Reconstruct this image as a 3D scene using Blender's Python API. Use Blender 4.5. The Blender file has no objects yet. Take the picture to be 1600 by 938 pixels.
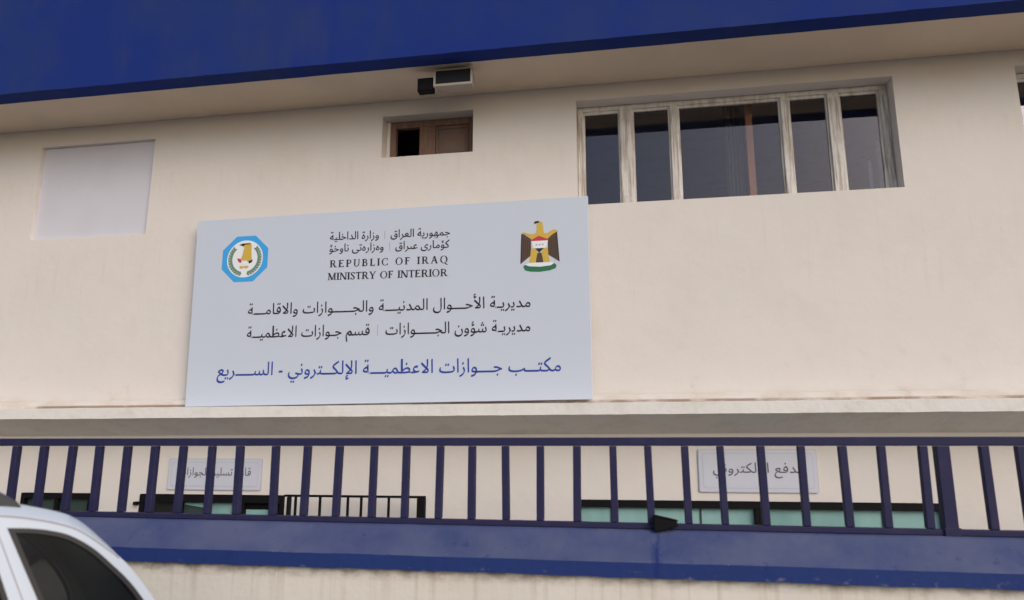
import bpy, bmesh, math, random
from mathutils import Vector, Matrix, geometry, noise
random.seed(7)
R = math.radians
scene = bpy.context.scene
COL = scene.collection

# ------------------------------------------------------------------ camera
cam_d = bpy.data.cameras.new('camera'); cam = bpy.data.objects.new('camera', cam_d); COL.objects.link(cam)
EYE = 1.9
cam_d.sensor_fit = 'HORIZONTAL'; cam_d.sensor_width = 36.0
cam_d.lens = 36.0 * 1149.0 / 1600.0
cam_d.clip_start = 0.05; cam_d.clip_end = 3000
PITCH, YAW, ROLL = R(11.886), R(9.809), R(0.054)
cam.matrix_world = (Matrix.Translation((0, 0, EYE)) @ Matrix.Rotation(YAW, 4, 'Z')
                    @ Matrix.Rotation(R(90) + PITCH, 4, 'X') @ Matrix.Rotation(ROLL, 4, 'Z'))
cam_d.dof.use_dof = True; cam_d.dof.focus_distance = 9.5; cam_d.dof.aperture_fstop = 1.7
scene.camera = cam

# ------------------------------------------------------------------ sky, sun, exposure
SUN_EL, SUN_AZ = R(28), R(140)      # azimuth measured clockwise from +Y (the wall is towards +Y)
world = bpy.data.worlds.new('World'); scene.world = world; world.use_nodes = True
wn = world.node_tree; bg = wn.nodes['Background']
sky = wn.nodes.new('ShaderNodeTexSky'); sky.sky_type = 'NISHITA'; sky.sun_disc = False
sky.sun_elevation = SUN_EL; sky.sun_rotation = SUN_AZ
sky.air_density = 1.0; sky.dust_density = 2.2; sky.ozone_density = 1.0; sky.altitude = 50
wn.links.new(sky.outputs[0], bg.inputs[0]); bg.inputs[1].default_value = 0.115
sl = bpy.data.lights.new('sun', 'SUN'); sun = bpy.data.objects.new('sun', sl); COL.objects.link(sun)
sl.energy = 0.9; sl.angle = R(40); sl.color = (1.0, 0.975, 0.96)
d = Vector((math.sin(SUN_AZ) * math.cos(SUN_EL), math.cos(SUN_AZ) * math.cos(SUN_EL), math.sin(SUN_EL)))
sun.rotation_euler = (-d).to_track_quat('-Z', 'Y').to_euler(); sun.location = (0, -20, 30)
vs = scene.view_settings; vs.view_transform = 'Standard'; vs.look = 'None'; vs.gamma = 1.0; vs.use_curve_mapping = False
vs.exposure = 0.30

# ------------------------------------------------------------------ materials
def mat(name, col, rough=0.7, metal=0.0, spec=0.5, coat=0.0):
    m = bpy.data.materials.new(name); m.use_nodes = True
    b = m.node_tree.nodes['Principled BSDF']
    b.inputs['Base Color'].default_value = (*col, 1); b.inputs['Roughness'].default_value = rough
    b.inputs['Metallic'].default_value = metal; b.inputs['Specular IOR Level'].default_value = spec
    b.inputs['Coat Weight'].default_value = coat; b.inputs['Coat Roughness'].default_value = 0.08
    return m

def N(m, t, **k):
    n = m.node_tree.nodes.new(t)
    for a, v in k.items(): setattr(n, a, v)
    return n

def texco(m, scale=(1, 1, 1)):
    g = N(m, 'ShaderNodeNewGeometry'); mp = N(m, 'ShaderNodeMapping')
    mp.inputs['Scale'].default_value = scale
    m.node_tree.links.new(g.outputs['Position'], mp.inputs['Vector'])
    return mp.outputs[0]

def noise_fac(m, scale, lo, hi, detail=6, stretch=(1, 1, 1), rough=0.6):
    n = N(m, 'ShaderNodeTexNoise'); n.inputs['Scale'].default_value = scale; n.inputs['Detail'].default_value = detail
    n.inputs['Roughness'].default_value = rough
    L = m.node_tree.links; L.new(texco(m, stretch), n.inputs['Vector'])
    r = N(m, 'ShaderNodeMapRange'); r.inputs[1].default_value = lo; r.inputs[2].default_value = hi
    L.new(n.outputs['Fac'], r.inputs[0]); return r.outputs[0]

def mixcol(m, fac, col, amount=1.0):
    """Lay colour col over the present base colour where fac is 1."""
    L = m.node_tree.links; b = m.node_tree.nodes['Principled BSDF']; bc = b.inputs['Base Color']
    mx = N(m, 'ShaderNodeMix', data_type='RGBA')
    if bc.is_linked: L.new(bc.links[0].from_socket, mx.inputs[6])
    else: mx.inputs[6].default_value = bc.default_value[:]
    mx.inputs[7].default_value = (*col, 1)
    if amount != 1.0:
        t = N(m, 'ShaderNodeMath', operation='MULTIPLY'); L.new(fac, t.inputs[0]); t.inputs[1].default_value = amount; fac = t.outputs[0]
    L.new(fac, mx.inputs[0]); L.new(mx.outputs[2], bc)

def mul(m, a, b):
    t = N(m, 'ShaderNodeMath', operation='MULTIPLY'); L = m.node_tree.links
    L.new(a, t.inputs[0]); L.new(b, t.inputs[1]); return t.outputs[0]

def zband(m, z0, z1, axis=2):
    """1 at z0 falling to 0 at z1 (world position)."""
    g = N(m, 'ShaderNodeNewGeometry'); s = N(m, 'ShaderNodeSeparateXYZ'); L = m.node_tree.links
    L.new(g.outputs['Position'], s.inputs[0])
    r = N(m, 'ShaderNodeMapRange'); r.inputs[1].default_value = z1; r.inputs[2].default_value = z0
    L.new(s.outputs[axis], r.inputs[0]); return r.outputs[0]

def bump(m, scale, strength, dist=0.01, detail=8, stretch=(1, 1, 1)):
    n = N(m, 'ShaderNodeTexNoise'); n.inputs['Scale'].default_value = scale; n.inputs['Detail'].default_value = detail
    b = N(m, 'ShaderNodeBump'); b.inputs['Strength'].default_value = strength; b.inputs['Distance'].default_value = dist
    L = m.node_tree.links; L.new(texco(m, stretch), n.inputs['Vector']); L.new(n.outputs['Fac'], b.inputs['Height'])
    L.new(b.outputs[0], m.node_tree.nodes['Principled BSDF'].inputs['Normal'])

M = {}
m = M['cream'] = mat('cream_plaster', (0.725, 0.672, 0.63), 0.9, spec=0.2)
mixcol(m, noise_fac(m, 0.5, 0.42, 0.72), (0.665, 0.617, 0.575), 0.6)
mixcol(m, noise_fac(m, 1.7, 0.52, 0.75), (0.66, 0.58, 0.50), 0.35)
mixcol(m, mul(m, noise_fac(m, 4.0, 0.58, 0.72), mul(m, zband(m, 2.5, 3.1), zband(m, 2.46, 2.40))), (0.46, 0.36, 0.30), 0.4)
mixcol(m, mul(m, noise_fac(m, 3.0, 0.42, 0.62, stretch=(1, 1, 2)), mul(m, zband(m, 2.45, 2.62), zband(m, 2.44, 2.40))), (0.50, 0.36, 0.27), 0.4)
mixcol(m, mul(m, noise_fac(m, 5.0, 0.55, 0.75, stretch=(3, 1, 0.2)), mul(m, zband(m, 4.2, 4.75), zband(m, 3.9, 3.4))), (0.56, 0.44, 0.36), 0.25)
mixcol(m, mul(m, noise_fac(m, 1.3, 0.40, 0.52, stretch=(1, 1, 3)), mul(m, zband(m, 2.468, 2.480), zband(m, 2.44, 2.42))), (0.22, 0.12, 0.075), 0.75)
mixcol(m, mul(m, noise_fac(m, 4.0, 0.50, 0.72, stretch=(3, 1, 0.15)), mul(m, zband(m, 5.40, 5.0), zband(m, 5.40, 5.46))), (0.52, 0.41, 0.33), 0.22)
bump(m, 5, 0.45, 0.016)
m = M['soffit'] = mat('cream_soffit_plaster', (0.72, 0.60, 0.47), 0.9, spec=0.2)
mixcol(m, noise_fac(m, 1.2, 0.45, 0.75), (0.58, 0.48, 0.38), 0.5); bump(m, 7, 0.3, 0.01)
m = M['ledge'] = mat('white_washed_ledge', (0.77, 0.74, 0.70), 0.9, spec=0.2)
mixcol(m, noise_fac(m, 4, 0.5, 0.75), (0.55, 0.49, 0.42), 0.45); bump(m, 14, 0.6, 0.012)
m = M['plaster'] = mat('grey_white_plaster', (0.75, 0.70, 0.63), 0.92, spec=0.2)
mixcol(m, noise_fac(m, 1.6, 0.4, 0.7), (0.64, 0.585, 0.51), 0.6)
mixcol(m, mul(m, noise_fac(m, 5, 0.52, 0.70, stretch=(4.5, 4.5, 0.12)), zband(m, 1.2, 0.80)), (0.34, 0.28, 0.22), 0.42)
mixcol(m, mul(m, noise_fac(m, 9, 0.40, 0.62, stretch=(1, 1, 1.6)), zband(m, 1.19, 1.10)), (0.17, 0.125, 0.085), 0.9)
bump(m, 25, 0.5, 0.006)
m = M['blue_wall'] = mat('royal_blue_paint', (0.012, 0.031, 0.19), 0.8, spec=0.12)
mixcol(m, noise_fac(m, 0.9, 0.42, 0.68), (0.020, 0.040, 0.155), 0.9)
mixcol(m, noise_fac(m, 2.2, 0.55, 0.8, stretch=(1, 1, 0.3)), (0.034, 0.048, 0.14), 0.6); mixcol(m, mul(m, noise_fac(m, 7, 0.70, 0.74), zband(m, 6.25, 6.40)), (0.16, 0.14, 0.18), 0.5); bump(m, 6, 0.25, 0.01)
m = M['blue_coping'] = mat('dusty_skylit_blue_paint', (0.016, 0.036, 0.155), 0.7, spec=0.2)
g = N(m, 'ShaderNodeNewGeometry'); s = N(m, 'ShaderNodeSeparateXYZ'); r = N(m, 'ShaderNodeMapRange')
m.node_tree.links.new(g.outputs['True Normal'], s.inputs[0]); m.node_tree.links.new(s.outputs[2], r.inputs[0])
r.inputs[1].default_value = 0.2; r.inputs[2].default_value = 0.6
mixcol(m, mul(m, noise_fac(m, 2.4, 0.05, 0.62, detail=9), r.outputs[0]), (0.17, 0.18, 0.25), 0.55)  # upward faces paler: dust, with sky light painted into the same colour
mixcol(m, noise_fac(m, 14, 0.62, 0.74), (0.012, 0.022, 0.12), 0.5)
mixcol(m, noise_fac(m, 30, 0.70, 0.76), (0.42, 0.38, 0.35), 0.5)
mixcol(m, mul(m, noise_fac(m, 6, 0.40, 0.60, stretch=(3, 1, 1)), mul(m, zband(m, .075, .11, 0), zband(m, .06, .03, 0))), (0.010, 0.024, 0.14), 0.9)
mixcol(m, mul(m, noise_fac(m, 15, 0.60, 0.68, stretch=(.8, 1, 1.4)), mul(m, zband(m, 1.185, 1.215), zband(m, 1.16, 1.14))), (0.36, 0.33, 0.31), 0.35)
bump(m, 18, 0.5, 0.008)
m = M['fence'] = mat('dark_blue_fence_paint', (0.021, 0.020, 0.066), 0.65, spec=0.25)
mixcol(m, noise_fac(m, 7, 0.5, 0.75), (0.038, 0.034, 0.08), 0.6)
m = M['sign_white'] = mat('white_sign_sheet', (0.57, 0.615, 0.71), 0.5, spec=0.25)
mixcol(m, noise_fac(m, 1.3, 0.45, 0.75), (0.555, 0.595, 0.68), 0.5)
M['print_black'] = mat('black_print', (0.035, 0.028, 0.035), 0.6, spec=0.2)
M['print_grey'] = mat('grey_print', (0.40, 0.40, 0.46), 0.6, spec=0.2)
M['print_soft'] = mat('faded_black_print', (0.15, 0.145, 0.16), 0.6, spec=0.2)
M['print_blue'] = mat('blue_print', (0.035, 0.065, 0.33), 0.6, spec=0.2)
M['sky_blue'] = mat('light_blue_print', (0.06, 0.37, 0.78), 0.6, spec=0.2)
M['gold'] = mat('gold_print', (0.62, 0.42, 0.08), 0.6, spec=0.2)
M['brown'] = mat('brown_print', (0.10, 0.065, 0.05), 0.6, spec=0.2)
M['dark_brown'] = mat('dark_brown_print', (0.035, 0.025, 0.025), 0.6, spec=0.2)
M['red'] = mat('red_print', (0.55, 0.05, 0.07), 0.6, spec=0.2)
M['green'] = mat('green_print', (0.035, 0.17, 0.085), 0.6, spec=0.2)
M['olive'] = mat('olive_green_print', (0.17, 0.27, 0.19), 0.6, spec=0.2)
M['white_print'] = mat('white_print', (0.80, 0.82, 0.86), 0.6, spec=0.2)
m = M['small_sign'] = mat('white_acrylic_sign', (0.58, 0.59, 0.67), 0.4)
M['sign_border'] = mat('grey_sign_border', (0.50, 0.51, 0.58), 0.4)
m = M['panel'] = mat('pale_lilac_board', (0.64, 0.63, 0.69), 0.7, spec=0.3)
mixcol(m, noise_fac(m, 1.2, 0.4, 0.75), (0.55, 0.53, 0.60), 0.6)
m = M['frame'] = mat('weathered_white_wood', (0.70, 0.67, 0.64), 0.75, spec=0.3)
mixcol(m, noise_fac(m, 6, 0.46, 0.70, stretch=(2.2, 2.2, 0.45)), (0.36, 0.28, 0.22), 0.6)
mixcol(m, mul(m, noise_fac(m, 9, 0.47, 0.62, stretch=(5, 5, 0.22)), zband(m, 5.83, 5.88)), (0.30, 0.235, 0.19), 0.75)
mixcol(m, noise_fac(m, 5, 0.55, 0.72, stretch=(0.6, 0.6, 0.6)), (0.26, 0.17, 0.11), 0.45); bump(m, 30, 0.4, 0.004, stretch=(3, 3, 0.4))
m = M['old_frame'] = mat('bare_brown_wood', (0.20, 0.115, 0.085), 0.8, spec=0.25)
mixcol(m, noise_fac(m, 7, 0.45, 0.7, stretch=(3, 3, 0.4)), (0.30, 0.20, 0.16), 0.6); bump(m, 30, 0.4, 0.004, stretch=(3, 3, 0.4))
m = M['board'] = mat('brown_board', (0.155, 0.10, 0.08), 0.8, spec=0.25)
mixcol(m, noise_fac(m, 4, 0.4, 0.7), (0.20, 0.14, 0.12), 0.7)
M['jamb'] = M['cream']
m = M['black_metal'] = mat('black_metal', (0.006, 0.005, 0.006), 0.7, spec=0.15)
m = M['teal'] = mat('teal_tinted_glass', (0.29, 0.48, 0.46), 0.12, spec=0.5)
mixcol(m, noise_fac(m, 1.1, 0.42, 0.62, stretch=(1.2, 1, 0.2)), (0.19, 0.355, 0.33), 0.9)
m = M['dark_teal'] = mat('dark_green_glass', (0.035, 0.06, 0.052), 0.12)
M['dark_glass'] = mat('black_glass', (0.01, 0.012, 0.014), 0.08)
m = M['interior'] = mat('darkened_interior_plaster', (0.055, 0.05, 0.048), 0.9)  # room shade put into the colour: surfaces kept near black
m = M['wood_post'] = mat('orange_brown_wood', (0.62, 0.27, 0.13), 0.6)
mixcol(m, noise_fac(m, 5, 0.4, 0.7, stretch=(4, 4, 0.4)), (0.52, 0.22, 0.11), 0.7)
M['lamp_glass'] = mat('sooty_lamp_glass', (0.014, 0.014, 0.016), 0.5, spec=0.2)
M['cloth'] = mat('grey_cloth', (0.16, 0.15, 0.135), 0.9)
M['pale_tube'] = mat('pale_blue_plastic', (0.34, 0.46, 0.55), 0.5)
M['lamp_grey'] = mat('aged_aluminium', (0.42, 0.36, 0.30), 0.5, metal=0.3)
m = M['car_white'] = mat('white_car_paint', (0.55, 0.60, 0.69), 0.35, spec=0.5, coat=0.35)
M['moulding'] = mat('grey_roof_moulding', (0.30, 0.30, 0.33), 0.6)
M['rubber'] = mat('black_rubber', (0.018, 0.016, 0.016), 0.6)
M['trim'] = mat('satin_black_plastic', (0.035, 0.037, 0.042), 0.5)
M['seat'] = mat('dark_grey_upholstery', (0.06, 0.057, 0.055), 0.85)
M['belt'] = mat('dark_blue_webbing', (0.03, 0.035, 0.06), 0.8)
M['tyre'] = mat('tyre_rubber', (0.02, 0.02, 0.02), 0.8)
M['alloy'] = mat('silver_alloy', (0.55, 0.56, 0.58), 0.35, metal=0.8)
M['red_lens'] = mat('red_lamp_lens', (0.35, 0.01, 0.01), 0.15)
M['clear_lens'] = mat('clear_lamp_lens', (0.6, 0.62, 0.65), 0.1)
m = M['asphalt'] = mat('asphalt', (0.055, 0.053, 0.05), 0.9); mixcol(m, noise_fac(m, 2, 0.4, 0.7), (0.085, 0.08, 0.072), 0.7); bump(m, 60, 0.5, 0.01)
m = M['paving'] = mat('concrete_paving', (0.50, 0.46, 0.41), 0.9); mixcol(m, noise_fac(m, 2, 0.4, 0.7), (0.42, 0.385, 0.34), 0.7); bump(m, 40, 0.4, 0.008)
m = M['earth'] = mat('dusty_ground', (0.26, 0.22, 0.17), 0.95); mixcol(m, noise_fac(m, 0.4, 0.4, 0.7), (0.20, 0.17, 0.13), 0.7)

def glass(name, tint, ior=1.5, gl=(1, 1, 1)):
    m = bpy.data.materials.new(name); m.use_nodes = True; nt = m.node_tree; nt.nodes.remove(nt.nodes['Principled BSDF'])
    gc = gl; o = nt.nodes['Material Output']; t = nt.nodes.new('ShaderNodeBsdfTransparent'); t.inputs[0].default_value = (*tint, 1)
    gl = nt.nodes.new('ShaderNodeBsdfGlossy'); gl.inputs['Roughness'].default_value = 0.015; gl.inputs[0].default_value = (*gc, 1)
    f = nt.nodes.new('ShaderNodeFresnel'); f.inputs[0].default_value = ior
    mx = nt.nodes.new('ShaderNodeMixShader'); nt.links.new(f.outputs[0], mx.inputs[0]); nt.links.new(t.outputs[0], mx.inputs[1])
    nt.links.new(gl.outputs[0], mx.inputs[2]); nt.links.new(mx.outputs[0], o.inputs[0]); return m
M['win_glass'] = glass('window_glass', (0.90, 0.90, 0.90), ior=1.53, gl=(1, .95, 1.04))
M['car_glass'] = glass('tinted_car_glass', (0.24, 0.25, 0.24), ior=1.26, gl=(1.0, .96, .92))

# ------------------------------------------------------------------ mesh helpers
class MB:
    def __init__(s): s.v = []; s.f = []; s.mi = []
    def poly(s, pts, mi=0):
        b = len(s.v); s.v += [tuple(p) for p in pts]; s.f.append(list(range(b, b + len(pts)))); s.mi.append(mi); return s
    def box(s, x0, x1, y0, y1, z0, z1, mi=0):
        b = len(s.v)
        s.v += [(x0, y0, z0), (x1, y0, z0), (x1, y1, z0), (x0, y1, z0), (x0, y0, z1), (x1, y0, z1), (x1, y1, z1), (x0, y1, z1)]
        for q in ((0, 3, 2, 1), (4, 5, 6, 7), (0, 1, 5, 4), (1, 2, 6, 5), (2, 3, 7, 6), (3, 0, 4, 7)):
            s.f.append([b + i for i in q]); s.mi.append(mi)
        return s
    def prism(s, outline, y0, y1, mi=0):
        """outline in (x, z), extruded from y0 (front) to y1."""
        n = len(outline); b = len(s.v)
        s.v += [(x, y0, z) for x, z in outline] + [(x, y1, z) for x, z in outline]
        s.f.append([b + i for i in range(n)]); s.mi.append(mi)
        s.f.append([b + n + i for i in reversed(range(n))]); s.mi.append(mi)
        for i in range(n):
            j = (i + 1) % n; s.f.append([b + i, b + n + i, b + n + j, b + j]); s.mi.append(mi)
        return s
    def tube(s, p, q, r, n=12, mi=0):
        p, q = Vector(p), Vector(q); a = (q - p).normalized()
        u = a.cross(Vector((0, 0, 1)) if abs(a.z) < 0.9 else Vector((1, 0, 0))).normalized(); w = a.cross(u); b = len(s.v)
        for c in (p, q):
            for i in range(n):
                t = 2 * math.pi * i / n; s.v.append(tuple(c + r * (math.cos(t) * u + math.sin(t) * w)))
        for i in range(n):
            j = (i + 1) % n; s.f.append([b + i, b + j, b + n + j, b + n + i]); s.mi.append(mi)
        s.f.append([b + i for i in reversed(range(n))]); s.mi.append(mi)
        s.f.append([b + n + i for i in range(n)]); s.mi.append(mi); return s
    def build(s, name, mats, parent=None, bevel=0, smooth=False, seg=2, fix=True):
        me = bpy.data.meshes.new(name); me.from_pydata(s.v, [], s.f)
        for mm in (mats if isinstance(mats, (list, tuple)) else [mats]): me.materials.append(mm)
        for p, i in zip(me.polygons, s.mi): p.material_index = i
        if fix:
            bm = bmesh.new(); bm.from_mesh(me); bmesh.ops.recalc_face_normals(bm, faces=bm.faces); bm.to_mesh(me); bm.free()
        if smooth:
            for p in me.polygons: p.use_smooth = True
        o = bpy.data.objects.new(name, me); COL.objects.link(o)
        if parent: o.parent = parent
        if bevel:
            b = o.modifiers.new('bevel', 'BEVEL'); b.width = bevel; b.segments = seg; b.limit_method = 'ANGLE'
        return o

def thing(name, label, cat, loc=(0, 0, 0), group=None):
    o = bpy.data.objects.new(name, None); COL.objects.link(o); o.location = loc; o.empty_display_size = 0.1
    o['label'] = label; o['category'] = cat
    if group: o['group'] = group
    return o
def tag(o, label, cat, group=None):
    o['label'] = label; o['category'] = cat
    if group: o['group'] = group
    return o
def struct(o): o['kind'] = 'structure'; return o

# ------------------------------------------------------------------ ground
YARD = -0.6
b = MB(); b.poly([(-900, -900, -0.03), (900, -900, -0.03), (900, 4.7, -0.03), (-900, 4.7, -0.03)])
b.poly([(-900, 30, -0.62), (900, 30, -0.62), (900, 900, -0.62), (-900, 900, -0.62)])
b.poly([(-900, 4.7, -0.62), (900, 4.7, -0.62), (900, 30, -0.62), (-900, 30, -0.62)])
b.poly([(-900, 4.7, -0.62), (900, 4.7, -0.62), (900, 4.7, -0.03), (-900, 4.7, -0.03)]); struct(b.build('ground', M['earth'], fix=False))
b = MB(); b.poly([(-60, -8, 0), (60, -8, 0), (60, 4.45, 0), (-60, 4.45, 0)]); struct(b.build('road', M['asphalt'], fix=False))
b = MB(); b.box(-60, 60, -9.6, -8, -0.02, 0.12); struct(b.build('pavement', M['paving'], bevel=0.015))
b = MB(); b.box(-60, 60, 4.45, 4.79, -0.02, 0.12); struct(b.build('kerb', M['paving'], bevel=0.015))
b = MB(); b.poly([(-15, 5.15, YARD), (10, 5.15, YARD), (10, 8.0, YARD), (-15, 8.0, YARD)]); struct(b.build('courtyard', M['paving'], fix=False))

# ------------------------------------------------------------------ the building
bld = thing('office_building', 'two storey cream plastered office building with deep blue roof fascia', 'building', (0, 8, YARD))
def part(o):                       # keep world coordinates when parenting
    o.parent = bld; o.matrix_parent_inverse = Matrix.Translation((0, -8, -YARD)); return o
WX0, WX1, WT = -14.0, 9.0, 0.30
WY, TOPZ = 8.0, 6.40
ROOF = 6.165
# openings: x0, x1, z0, z1
O_blank = (-7.76, -6.085, 4.628, 5.915)
O_small = (-3.0, -1.86, 5.431, 5.968)
O_big = (-0.625, 2.85, 4.688, 5.975)
O_right = (4.075, 6.6, 4.688, 5.982)
O_lwin = (-7.36, -6.40, YARD + 0.9, 1.452)
O_door = (-5.78, -3.975, YARD + 0.01, 1.452)
O_rwin = (-0.70, 2.89, YARD + 0.8, 1.442)
OPEN = [O_blank, O_small, O_big, O_right, O_lwin, O_door, O_rwin]
def wall_mesh():
    xs = sorted({WX0, WX1, *[o[0] for o in OPEN], *[o[1] for o in OPEN]})
    zs = sorted({YARD, TOPZ, *[o[2] for o in OPEN], *[o[3] for o in OPEN]})
    def hole(x, z): return any(o[0] < x < o[1] and o[2] < z < o[3] for o in OPEN)
    bm = bmesh.new(); V = {}
    def vert(x, y, z):
        k = (round(x, 4), round(y, 4), round(z, 4))
        if k not in V: V[k] = bm.verts.new(k)
        return V[k]
    nx, nz = len(xs) - 1, len(zs) - 1
    solid = [[not hole((xs[i] + xs[i + 1]) / 2, (zs[j] + zs[j + 1]) / 2) for j in range(nz)] for i in range(nx)]
    y0, y1 = WY, WY + WT
    for i in range(nx):
        for j in range(nz):
            if not solid[i][j]: continue
            a, c, e, g = xs[i], xs[i + 1], zs[j], zs[j + 1]
            bm.faces.new([vert(a, y0, e), vert(c, y0, e), vert(c, y0, g), vert(a, y0, g)])
            bm.faces.new([vert(a, y1, g), vert(c, y1, g), vert(c, y1, e), vert(a, y1, e)])
            for di, dj, p in ((-1, 0, ((a, e), (a, g))), (1, 0, ((c, e), (c, g))), (0, -1, ((a, e), (c, e))), (0, 1, ((a, g), (c, g)))):
                ii, jj = i + di, j + dj
                if 0 <= ii < nx and 0 <= jj < nz and solid[ii][jj]: continue
                (xa, za), (xb, zb) = p
                bm.faces.new([vert(xa, y0, za), vert(xa, y1, za), vert(xb, y1, zb), vert(xb, y0, zb)])
    bmesh.ops.recalc_face_normals(bm, faces=bm.faces)
    me = bpy.data.meshes.new('wall'); bm.to_mesh(me); bm.free(); me.materials.append(M['cream'])
    o = bpy.data.objects.new('wall', me); COL.objects.link(o); return o
part(wall_mesh())
# other walls, floors and roof of the building (dim rooms behind the windows)
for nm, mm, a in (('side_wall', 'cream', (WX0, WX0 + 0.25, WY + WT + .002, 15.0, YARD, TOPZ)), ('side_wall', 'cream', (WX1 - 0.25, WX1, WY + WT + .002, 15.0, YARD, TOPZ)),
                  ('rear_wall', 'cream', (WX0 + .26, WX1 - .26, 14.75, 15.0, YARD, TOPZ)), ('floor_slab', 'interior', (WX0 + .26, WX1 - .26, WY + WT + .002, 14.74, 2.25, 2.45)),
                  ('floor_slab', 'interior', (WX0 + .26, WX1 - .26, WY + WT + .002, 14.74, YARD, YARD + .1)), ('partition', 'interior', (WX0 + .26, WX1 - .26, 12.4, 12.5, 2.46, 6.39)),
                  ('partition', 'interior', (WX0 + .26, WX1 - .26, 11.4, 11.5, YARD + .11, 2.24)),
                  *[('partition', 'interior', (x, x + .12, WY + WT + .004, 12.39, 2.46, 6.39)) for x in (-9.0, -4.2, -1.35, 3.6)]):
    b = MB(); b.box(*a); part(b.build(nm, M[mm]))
# roof slab with the soffit on its underside; blue fascia in front, its underside also blue
b = MB(); b.box(WX0 - .4, WX1 + .4, 7.25, 8.0 - .002, ROOF, ROOF + .22); part(b.build('soffit', M['soffit']))
b = MB(); b.box(WX0 - .4, WX1 + .4, 8.0, 15.4, TOPZ + .002, TOPZ + .2); part(b.build('roof', M['ledge']))
def jitter_sheet(name, prof, x0, x1, step, amp, mats, fmi=None, zf=lambda x: 0, close=True, sd=0, caps=True):
    """A profile [(y, z)...] swept along X with slightly uneven edges."""
    b = MB(); n = len(prof); k = int((x1 - x0) / step); rings = []
    for i in range(k + 1):
        x = x0 + (x1 - x0) * i / k; base = len(b.v)
        for j, (y, z) in enumerate(prof):
            nv = noise.noise_vector(Vector((x * 2.1, j * 7.3 + sd, 0))) * 0.7 + noise.noise_vector(Vector((x * 9, j * 3.1 + sd, 5))) * 0.5
            a = amp[j] if isinstance(amp, (list, tuple)) else amp
            b.v.append((x, y + nv[0] * a, z + nv[1] * a + zf(x)))
        rings.append(base)
    for i in range(k):
        for j in range(n if close else n - 1):
            jj = (j + 1) % n; b.f.append([rings[i] + j, rings[i + 1] + j, rings[i + 1] + jj, rings[i] + jj]); b.mi.append(fmi[j] if fmi else 0)
    if caps and close:
        b.f.append([rings[0] + j for j in range(n)]); b.mi.append(0); b.f.append([rings[-1] + j for j in reversed(range(n))]); b.mi.append(0)
    return b.build(name, mats)
part(jitter_sheet('fascia', [(7.02, ROOF - .005), (7.02, 8.3), (7.25 - .003, 8.3), (7.25 - .003, ROOF - .005)], WX0 - .5, WX1 + .5, .12, [.006, 0, 0, .003], M['blue_wall']))
# canopy ledge: thin at its edge, thicker at the wall
part(jitter_sheet('canopy_ledge', [(7.50, 2.297), (7.50, 2.412), (7.53, 2.418), (7.997, 2.425), (7.997, 2.12)], WX0 - .3, WX1 + .3, .06, [.0045, .006, .003, 0, 0], M['ledge']))
part(jitter_sheet('skirting', [(7.94, 2.42), (7.94, 2.52), (7.96, 2.535), (7.998, 2.54), (7.998, 2.42)], WX0, WX1, .08, [.003, .004, .004, 0, 0], M['cream'], sd=9))

# ---- blanked window
b = MB(); b.box(O_blank[0] + .002, O_blank[1] - .002, WY + .06, WY + .09, O_blank[2] + .002, O_blank[3] - .002)
part(b.build('window_panel', M['panel']))
def stripframe(x0, x1, z0, z1, y0, y1, wl, wr, wt, wb, b=None, mi=0):
    b = b or MB()
    b.box(x0, x0 + wl, y0, y1, z0, z1, mi); b.box(x1 - wr, x1, y0, y1, z0, z1, mi)
    b.box(x0 + wl, x1 - wr, y0, y1, z1 - wt, z1, mi)
    if wb: b.box(x0 + wl, x1 - wr, y0, y1, z0, z0 + wb, mi)
    return b
# ---- five-light window
def casement(op, panes, frame_mat, yf=WY + .17):
    x0, x1, z0, z1 = op; e = .003
    b = stripframe(x0 + e, x1 - e, z0 + e, z1 - e, yf + .015, yf + .10, panes[0][0] - x0 - .03, x1 - panes[-1][1] - .03, .055, .03)
    for p, q in zip(panes, panes[1:]):                  # mullions between the lights
        mid0, mid1 = p[1] + .022, q[0] - .022
        b.box(mid0, mid1, yf, yf + .10, z0 + .034, z1 - .059)
    w = part(b.build('window', frame_mat, bevel=.006))
    for k, p in enumerate(panes):
        s = stripframe(p[0] - .028, p[1] + .028, z0 + .034, z1 - .059, yf + .03, yf + .08, .028, .028, .035, .03)
        so = s.build('sash', frame_mat, bevel=.004); so.parent = w
        g = MB(); g.box(p[0] + .001, p[1] - .001, yf + .05, yf + .056, z0 + .065, z1 - .095)
        go = g.build('pane', M['win_glass']); go.parent = w
    return w
casement(O_big, [(-.535, -.145), (.045, .437), (.570, 1.675), (1.806, 2.184), (2.352, 2.735)], M['frame'])
casement(O_right, [(4.17, 4.56), (4.75, 5.15), (5.30, 6.50)], M['frame'])
# ---- small half-boarded window
x0, x1, z0, z1 = O_small
b = stripframe(x0 + .05, x1 - .003, z0 + .003, z1 - .003, WY + .17, WY + .25, .07, .09, .085, .02)
b.box(-2.575, -2.375, WY + .165, WY + .25, z0 + .024, z1 - .09)
sw = part(b.build('window', M['old_frame'], bevel=.006))
b = MB(); b.box(-2.37, -1.957, WY + .20, WY + .23, z0 + .03, z1 - .091)
for xx in (-2.37, -1.99): b.box(xx, xx + .03, WY + .185, WY + .199, z0 + .03, z1 - .091)
b.box(-2.339, -1.991, WY + .186, WY + .199, z1 - .13, z1 - .092); o = b.build('board', M['board'], bevel=.003); o.parent = sw
# rounded plaster lump at the head and left side of the small opening
b = MB(); b.box(x0 + .003, x0 + .048, WY + .15, WY + .26, z0 + .003, z1 - .003); part(b.build('plaster_fillet', M['cream'], bevel=.012, seg=3))
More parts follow.
